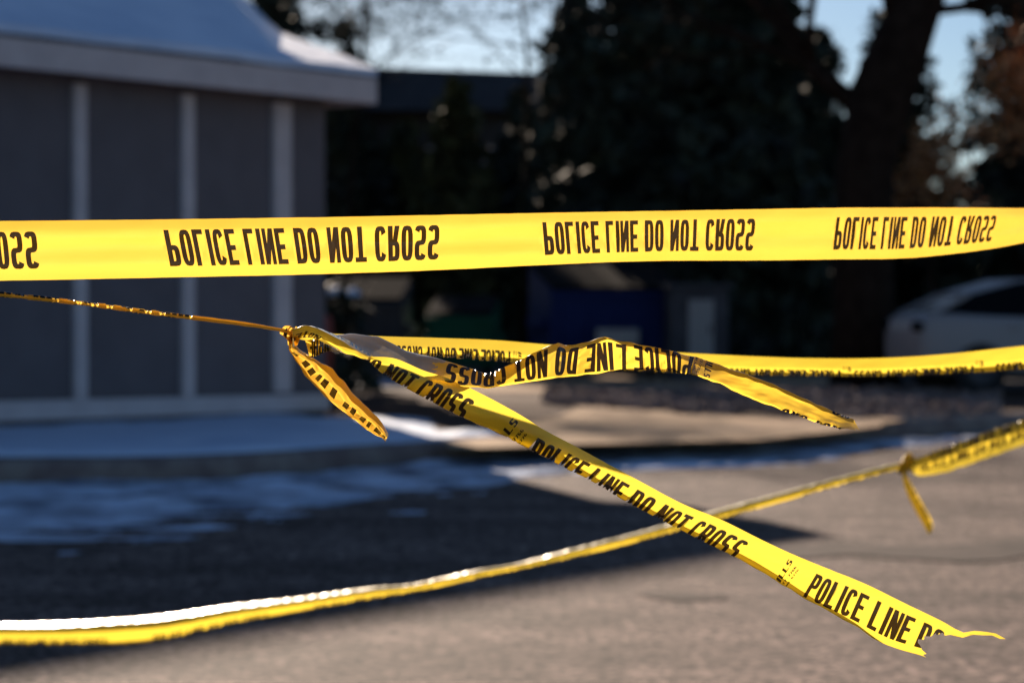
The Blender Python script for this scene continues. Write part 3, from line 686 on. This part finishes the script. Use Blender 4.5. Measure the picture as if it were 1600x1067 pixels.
# thin twisted strand running left
def strand():
    S = []; A = [(-260, 436, 4), (-60, 455, 4.4), (0, 460, 4.6), (120, 473, 4.3), (240, 489, 4.0), (330, 500, 4.0), (400, 509, 3.7), (440, 516, 3.2), (456, 520, 3.6)]
    u = 0; pv = None
    for i, (x, y, h) in enumerate(A):
        d = 2.95 + .23 * (x + 260) / 716; p = at(x, y, d)
        if pv: u += (p - pv).length
        pv = p
        f = .012 * math.sin(i * 1.9)
        S.append((u, [(0, x, y - h * .6, d + .004), (.3, x, y + h, d - .002), (.5, x, y - h, d - .006), (.75, x, y + h * .9, d - .010), (1, x, y - h * .2, d - .012)]))
    return ribbon('twisted_strand', S, msg(.02, -1, .2, .8) + msg(.45, -1, .2, .8) + msg(.98, -1, .2, .8) + msg(1.3, -1, .2, .8), K, wr=(.0006, 3), dv=.004, crinkle=.0012)
strand()
# torn strip running down to the right
def torn():
    A = [ # xt,yt, xb,yb, vf, back fraction, depth
        (-.075, 575, 557, 572, 561, .55, .3, 3.19), (-.045, 612, 559, 596, 583, .62, .3, 3.19), (0, 660, 578, 634, 606, .66, .25, 3.20), (.045, 703, 592, 676, 629, .66, .3, 3.21), (.10, 760, 619, 729, 656, .64, .35, 3.22),
        (.136, 808, 645, 775, 676, .56, .75, 3.23), (.20 - .015, 853, 673, 834, 706, .5, .8, 3.24), (.23, 899, 697, 873, 727, .54, .45, 3.25), (.28, 945, 722, 918, 749, .58, .3, 3.26), (.33, 990, 746, 966, 777, .60, .28, 3.27), (.40, 1065, 786, 1035, 814, .62, .25, 3.28),
        (.47, 1130, 813, 1098, 846, .66, .25, 3.29), (.53, 1190, 843, 1155, 874, .70, .25, 3.30), (.60, 1240, 866, 1208, 905, .76, .22, 3.31), (.67, 1291, 887, 1262, 938, .84, .16, 3.32), (.74, 1355, 913, 1328, 974, .90, .1, 3.33), (.80, 1418, 944, 1388, 1010, .97, .03, 3.34),
        (.85, 1470, 969, 1445, 1027, .985, .02, 3.35), (.88, 1503, 986, 1478, 1040, .99, .01, 3.35), (.91, 1532, 984, 1515, 1045, .99, .01, 3.35), (.955, 1575, 995, 1560, 1050, .99, .01, 3.34)]
    # u was laid out so that the second message starts at .188
    S = []
    for u, xt, yt, xb, yb, vf, g, d in A:
        xe, ye = xb + (xt - xb) * g, yb + (yt - yb) * g
        S.append((u, [(0, xt, yt, d), (vf * .5, (xt + xb) / 2, (yt + yb) / 2, d - .004), (vf, xb, yb, d), (1.0, xe, ye, d + .006)]))
    p2 = PERIOD * .955; u2 = .180
    pr = msg(u2, 1, .80, .2, .0143) + msg(u2 + p2 + .006, 1, .80, .2, .0149) + msg(u2 - p2 + .047, 1, .80, .2, .0143) + mark(u2 - .040, 1, .74) + mark(u2 + p2 - .052, 1, .76)
    rng = random.Random(4)
    out = [(-.075, 0), (.87, 0), (.883, .02), (.90, .0), (.92, .02), (.935, -.0), (.952, .06), (.944, .10), (.93, .07), (.915, .12), (.90, .10), (.885, .16), (.868, .19), (.862, .28), (.858, .24), (.853, .36), (.850, .33), (.846, .45), (.838, .50), (.840, .58), (.832, .62), (.834, .70), (.838, .74), (.842, .82), (.850, .88), (.846, .93), (.852, .97), (.848, 1), (-.075, 1)]
    out = [(a, max(0, min(1, b))) for a, b in out]
    o = ribbon('torn_strip', S, pr, K, outline=out, du=.004, dv=.004, wr=(.0022, 7), base=LEMON, crinkle=.0005)
    return o
torn()
# crumpled throat between the knot and the torn strip
def throat():
    S = [(0, [(0, 452, 517, 3.175), (.3, 456, 514, 3.165), (.7, 458, 527, 3.16), (1, 453, 524, 3.18)]),
         (.02, [(0, 468, 512, 3.19), (.3, 474, 509, 3.165), (.7, 476, 521, 3.155), (1, 470, 528, 3.17)]),
         (.045, [(0, 488, 510, 3.20), (.3, 494, 512, 3.165), (.7, 492, 524, 3.155), (1, 486, 527, 3.17)]),
         (.075, [(0, 515, 519, 3.21), (.3, 518, 524, 3.165), (.7, 514, 535, 3.155), (1, 508, 536, 3.17)]),
         (.105, [(0, 546, 533, 3.21), (.3, 546, 540, 3.17), (.7, 538, 551, 3.16), (1, 534, 550, 3.18)]),
         (.130, [(0, 570, 549, 3.205), (.3, 566, 553, 3.18), (.7, 558, 557, 3.17), (1, 556, 556, 3.19)]),
         (.150, [(0, 590, 560, 3.20), (.3, 582, 560, 3.19), (.7, 576, 563, 3.18), (1, 580, 562, 3.19)])]
    ribbon('pinched_fold', S, msg(.14, -1, -.12, .16, .0125) + msg(.06, -1, .62, .98, .0143, 'NOTE'), K, wr=(.002, 2), dv=.003, crinkle=.003, base=LEMON)
throat()
# loose strip : knot -> bend with pale sheen painted into the film -> words turned over -> tail
def loose():
    A = [ # u, top x,y, bottom x,y, v top, v bottom, depth top, depth bottom
        (-.085, 477, 532, 480, 560, .25, .85, 3.17, 3.16), (-.062, 492, 528, 492, 558, .2, .9, 3.18, 3.16), (-.035, 512, 524, 512, 549, .1, .9, 3.225, 3.19), (0, 545, 521, 545, 552, .05, .92, 3.30, 3.21), (.035, 590, 525, 585, 568, .05, .92, 3.31, 3.21),
        (.075, 637, 549, 628, 582, .06, .92, 3.30, 3.22), (.115, 684, 559, 672, 596, .08, .92, 3.27, 3.20), (.15, 722, 570, 715, 604, .10, .92, 3.235, 3.20), (.19, 762, 584, 762, 607, .28, .93, 3.19, 3.16), (.222, 794, 571, 797, 602, .22, .92, 3.19, 3.17),
        (.262, 835, 550, 838, 597, .10, .92, 3.20, 3.175), (.295, 873, 534, 868, 592, .04, .92, 3.185, 3.165), (.305, 884, 541, 878, 591, .06, .92, 3.165, 3.155), (.345, 925, 530, 920, 586, .02, .90, 3.15, 3.13), (.37, 945, 526, 950, 581, 0, .88, 3.14, 3.13),
        (.395, 975, 533, 975, 578, .05, .86, 3.14, 3.13), (.43, 1008, 539, 1010, 579, .10, .80, 3.135, 3.125), (.47, 1045, 546, 1048, 582, .15, .74, 3.13, 3.12), (.51, 1088, 557, 1080, 588, .12, .72, 3.12, 3.11), (.555, 1140, 575, 1122, 601, .08, .85, 3.11, 3.125),
        (.61, 1194, 594, 1174, 626, .06, .92, 3.10, 3.125), (.665, 1250, 619, 1230, 646, .06, .94, 3.09, 3.11), (.715, 1300, 641, 1282, 665, .06, .94, 3.08, 3.10), (.75, 1334, 654, 1320, 674, .06, .94, 3.075, 3.085), (.77, 1348, 671, 1340, 676, .06, .94, 3.07, 3.07)]
    S = []
    for u, xt, yt, xb, yb, v0, v1, d0, d1 in A:
        e = .004
        if u > .5: d0 += .05; yb -= 2
        bk = .55 if u > .5 else .28
        S.append((u, [(-.001, xt + (xb - xt) * min(.8, v0 * 1.2), yt + (yb - yt) * min(.8, v0 * 1.2), max(d0, d1) + e + .006), (max(v0, .01), xt, yt, d0), ((v0 + v1) / 2, (xt + xb) / 2, (yt + yb) / 2, (d0 + d1) / 2 + .002), (v1, xb, yb, d1), (1.001, xb + (xt - xb) * min(.8, (1 - v1) * 1.2), yb + (yt - yb) * min(.8, (1 - v1) * 1.2), max(d0, d1) + e)]))
    # message reads right to left : letters L(7) at u ~ .385, S(23) at u ~ .125
    pr = msg(.507, -1, .14, .84, .0158) + msg(-.032, -1, .14, .92, .0115, 'NRHE') + mark(.535, -1, .1, 1) + [q for q in msg(.915, -1, .80, 1.3, .0120) if q[0][0] > .655] + [q for q in msg(.93, -1, -.3, .20, .013) if q[0][0] > .715]
    out = [(-.085, .25), (-.07, .1), (-.055, 0), (.74, 0), (.752, .1), (.757, .2), (.765, .35), (.770, .5), (.762, .62), (.765, .7), (.752, .8), (.745, .9), (.74, 1), (-.06, 1), (-.078, .8)]
    ribbon('loose_strip', S, pr, K, outline=out, du=.004, dv=.004, wr=(.002, 12), crinkle=.0028, sharp=.85, base=film('gold_film', (.80, .58, .03), (.88, .62, .07), .74, tvar=(.90, .56, .05), rough=.22),
           sheen=lambda u, v: -.045 < u < .128 - .03 * v + .012 * noise.noise(Vector((u * 40, v * 9, 1))))
loose()
# taut strip running away to the right
def taut():
    A = [(0, 458, 517, 528, 3.19), (.12, 520, 521, 542, 3.32), (.25, 590, 525, 552, 3.48), (.45, 690, 528, 559, 3.70), (.62, 775, 531.5, 565, 3.88), (.80, 865, 539, 572, 4.05), (1.0, 960, 545, 578, 4.22), (1.2, 1065, 551, 583, 4.38), (1.4, 1165, 556, 586.5, 4.52), (1.6, 1265, 559.5, 588, 4.68), (1.8, 1370, 559.5, 588.5, 4.82),
         (2.0, 1475, 553.5, 585, 4.96), (2.2, 1575, 543, 579.5, 5.1), (2.5, 1730, 526, 565, 5.3), (2.8, 1880, 510, 550, 5.5)]
    S = []
    for u, x, y0, y1, d in A:
        d = 3.19 + (d - 3.19) * .62
        S.append((u, [(0, x, y0, d + .01), (.40, x, y0 + (y1 - y0) * .62, d - .006), (.66, x, y1, d + .004), (1, x + 2, y0 + (y1 - y0) * .55, d + .03)]))
    pr = []
    for k, e in enumerate((.665, 1.24, 1.69, 2.09, 2.52, 2.9)):      # start (right-hand end) of each message
        p = .0150 if k == 0 else .0150
        pr += msg(e, -1, .42 if k else .30, .86, p) + mark(e + .035, -1, .28, 1)
    ribbon('taut_strip', S, pr, K, du=.007, dv=.005, wr=(.003, 21), base=LEMON)
taut()
# folded end hanging from the knot
def folded():
    def st(u, lx, ly, mx, my, rx, ry, w):
        return (u, [(0, lx + w, ly - w * .8, 3.19), (.12, lx, ly, 3.165), (.22, lx + (mx - lx) * .35, ly + (my - ly) * .35, 3.172), (.48, mx, my, 3.185), (.86, rx, ry, 3.163), (1, mx + (rx - mx) * .45, my + (ry - my) * .45, 3.150)])
    S = [st(0, 452, 524, 455, 524, 459, 522, 1), st(.02, 451, 546, 455, 545, 461, 541, 1), st(.035, 457, 555, 463, 553, 470, 547, 2), st(.065, 473, 582, 487, 572, 500, 565, 4), st(.095, 496, 608, 506, 592, 520, 575, 5), st(.125, 521, 633, 528, 614, 540, 598, 4),
         st(.15, 541, 645, 547, 634, 558, 620, 3), st(.175, 560, 661, 566, 652, 580, 640, 3), st(.20, 580, 675, 587, 668, 598, 660, 2), st(.22, 598, 685, 600, 681, 607, 676, 2), st(.227, 602, 690, 604, 686, 607, 682, 1)]
    blk = []
    for k, (a, ww) in enumerate(((.012, .006), (.026, .012), (.052, .010), (.066, .009), (.083, .007), (.094, .010), (.113, .010), (.138, .010), (.153, .008), (.172, .009), (.186, .006), (.2, .012), (.216, .007))):
        lo = .25 + .015 * math.sin(k * 1.7); blk += [[(a, lo), (a + ww, lo - .01), (a + ww + .001, lo + .25), (a + .001, lo + .24)]]
    for k in range(9): blk += [[(.15 + k * .0085, .0), (.155 + k * .0085, .0), (.1555 + k * .0085, .07), (.1495 + k * .0085, .08)]]
    ribbon('folded_end', S, blk, K, dv=.003, du=.003, wr=(.003, 33), crinkle=.006, sharp=.8)
folded()
# the knot itself : a strip wound round
def knot():
    S = []; n = 26
    c = at(457, 522, 3.175)
    for i in range(n + 1):
        a = i / n * 2 * math.pi * 2.3; r = .0065 + .0035 * i / n + .0005 * math.sin(i * 2.3)
        tx = .0035 * math.sin(a * .43)
        q = c + Vector((r * math.cos(a) * .75 + tx, r * math.sin(a) * .8, r * math.cos(a + 1.1)))
        dv = Vector((.009 * math.cos(a * .3), .0, .006 + .004 * math.sin(a)))
        def pix(p):
            rel = p - CAM; d = rel.dot(_f); return 800 + rel.dot(_r) / d * FPX, 533.5 - rel.dot(_u) / d * FPX, d
        row = []
        for v, s in ((0, -1), (.35, .2), (.6, -.3), (1, 1)):
            x, y, d = pix(q + dv * s * .8 + Vector((0, .002 * math.sin(v * 20 + i), 0))); row.append((v, x, y, d))
        S.append((i * .006, row))
    ribbon('knot', S, msg(.0, 1, .8, .2, .0150), K, dv=.004, du=.003, wr=(.001, 41), crinkle=.0018)
knot()

# --- lower tape, further away and out of focus
LT = empty('low_police_tape', at(1418, 728, 6.3)); tag(LT, 'blurred yellow police tape sagging low over the road with a knot and short tail', 'barrier tape', 'police tapes')
def low():
    A = [(-260, 976, 1012, 7.4), (0, 974, 1007, 7.2), (115, 971, 1008, 7.1), (250, 961, 1001, 7.05), (370, 944, 974, 7.0), (475, 932, 954, 6.95), (590, 916, 934, 6.9), (637, 913, 926, 6.87), (690, 902, 916, 6.85), (745, 890, 903, 6.8), (800, 881, 892, 6.78), (890, 858, 872, 6.7), (1000, 830, 845, 6.65), (1120, 796, 812, 6.55), (1240, 764, 779, 6.45), (1340, 738, 750, 6.38), (1400, 724, 735, 6.32), (1416, 722, 732, 6.3)]
    S = []; u = 0; pv = None
    for x, y0, y1, d in A:
        p = at(x, y0, d)
        if pv: u += (p - pv).length
        pv = p; h = y1 - y0; FR = .22
        dd = (h * FR) * d / FPX / math.tan(R(13.0 - (x / 1600) * 3))        # upward facing band
        S.append((u, [(0, x, y0, d + dd * .5), (.22, x, y0 + h * FR, d - dd * .5), (.72, x, y1, d - dd * .35), (1, x, y0 + h * .75, d - dd * .1)]))
    pr = []
    for k in range(7): pr += msg(.1 + k * PERIOD, 1, .85, .55)
    ribbon('sagging_strip', S, pr, LT, du=.009, dv=.006, wr=(.0022, 51), crinkle=.004, base=LEMON)
    A = [(1416, 716, 730, 6.3), (1432, 714, 741, 6.29), (1465, 703, 740, 6.27), (1500, 690, 730, 6.24), (1550, 672, 713, 6.2), (1600, 655, 695, 6.15), (1750, 610, 655, 6.05), (1900, 560, 604, 5.9)]
    S = []; u = 0; pv = None
    for x, y0, y1, d in A:
        p = at(x, y0, d)
        if pv: u += (p - pv).length
        pv = p; h = y1 - y0
        S.append((u, [(0, x, y0 + 2, d + .02), (.12, x, y0, d), (.42, x, y0 + h * .38, d - .015), (.62, x, y0 + h * .5, d + .004), (1, x, y1, d - .012)]))
    ribbon('wide_strip', S, msg(.02, 1, .8, .45) + msg(.5, 1, .8, .45) + msg(.42, -1, .1, .4), LT, du=.008, dv=.005, wr=(.004, 55), crinkle=.005, base=LEMON)
    A = [(1416, 724, 8, 6.29), (1414, 745, 9, 6.28), (1424, 772, 15, 6.27), (1436, 795, 17, 6.26), (1450, 822, 14, 6.25), (1453, 834, 6, 6.25)]
    S = []; u = 0; pv = None
    for x, y, wd, d in A:
        p = at(x, y, d)
        if pv: u += (p - pv).length
        pv = p
        S.append((u, [(0, x + wd * .2, y - 2, d + .012), (.3, x - wd * .5, y, d), (.62, x + wd * .2, y - 2, d - .012), (1, x + wd * .5, y - 3, d + .002)]))
    ribbon('short_tail', S, msg(.0, 1, .9, .6), LT, du=.005, dv=.005, wr=(.002, 57), crinkle=.002, base=LEMON)
    mb = MB(); c = at(1416, 725, 6.29) - LT.location
    pts = []; n = 40
    for i in range(n + 1):
        a = i / n * 2 * math.pi * 2.6; r = .016 + .004 * math.sin(i * 1.7)
        pts.append(c + Vector((r * .7 * math.cos(a), r * math.sin(a), r * 1.2 * math.cos(a + .9) + .004 * math.sin(a * .4))))
    mb.tube(pts, [.0065 + .003 * abs(math.sin(i * 1.3)) for i in range(n + 1)], 7); mb.build('knot', LEMON, LT, True)
low()
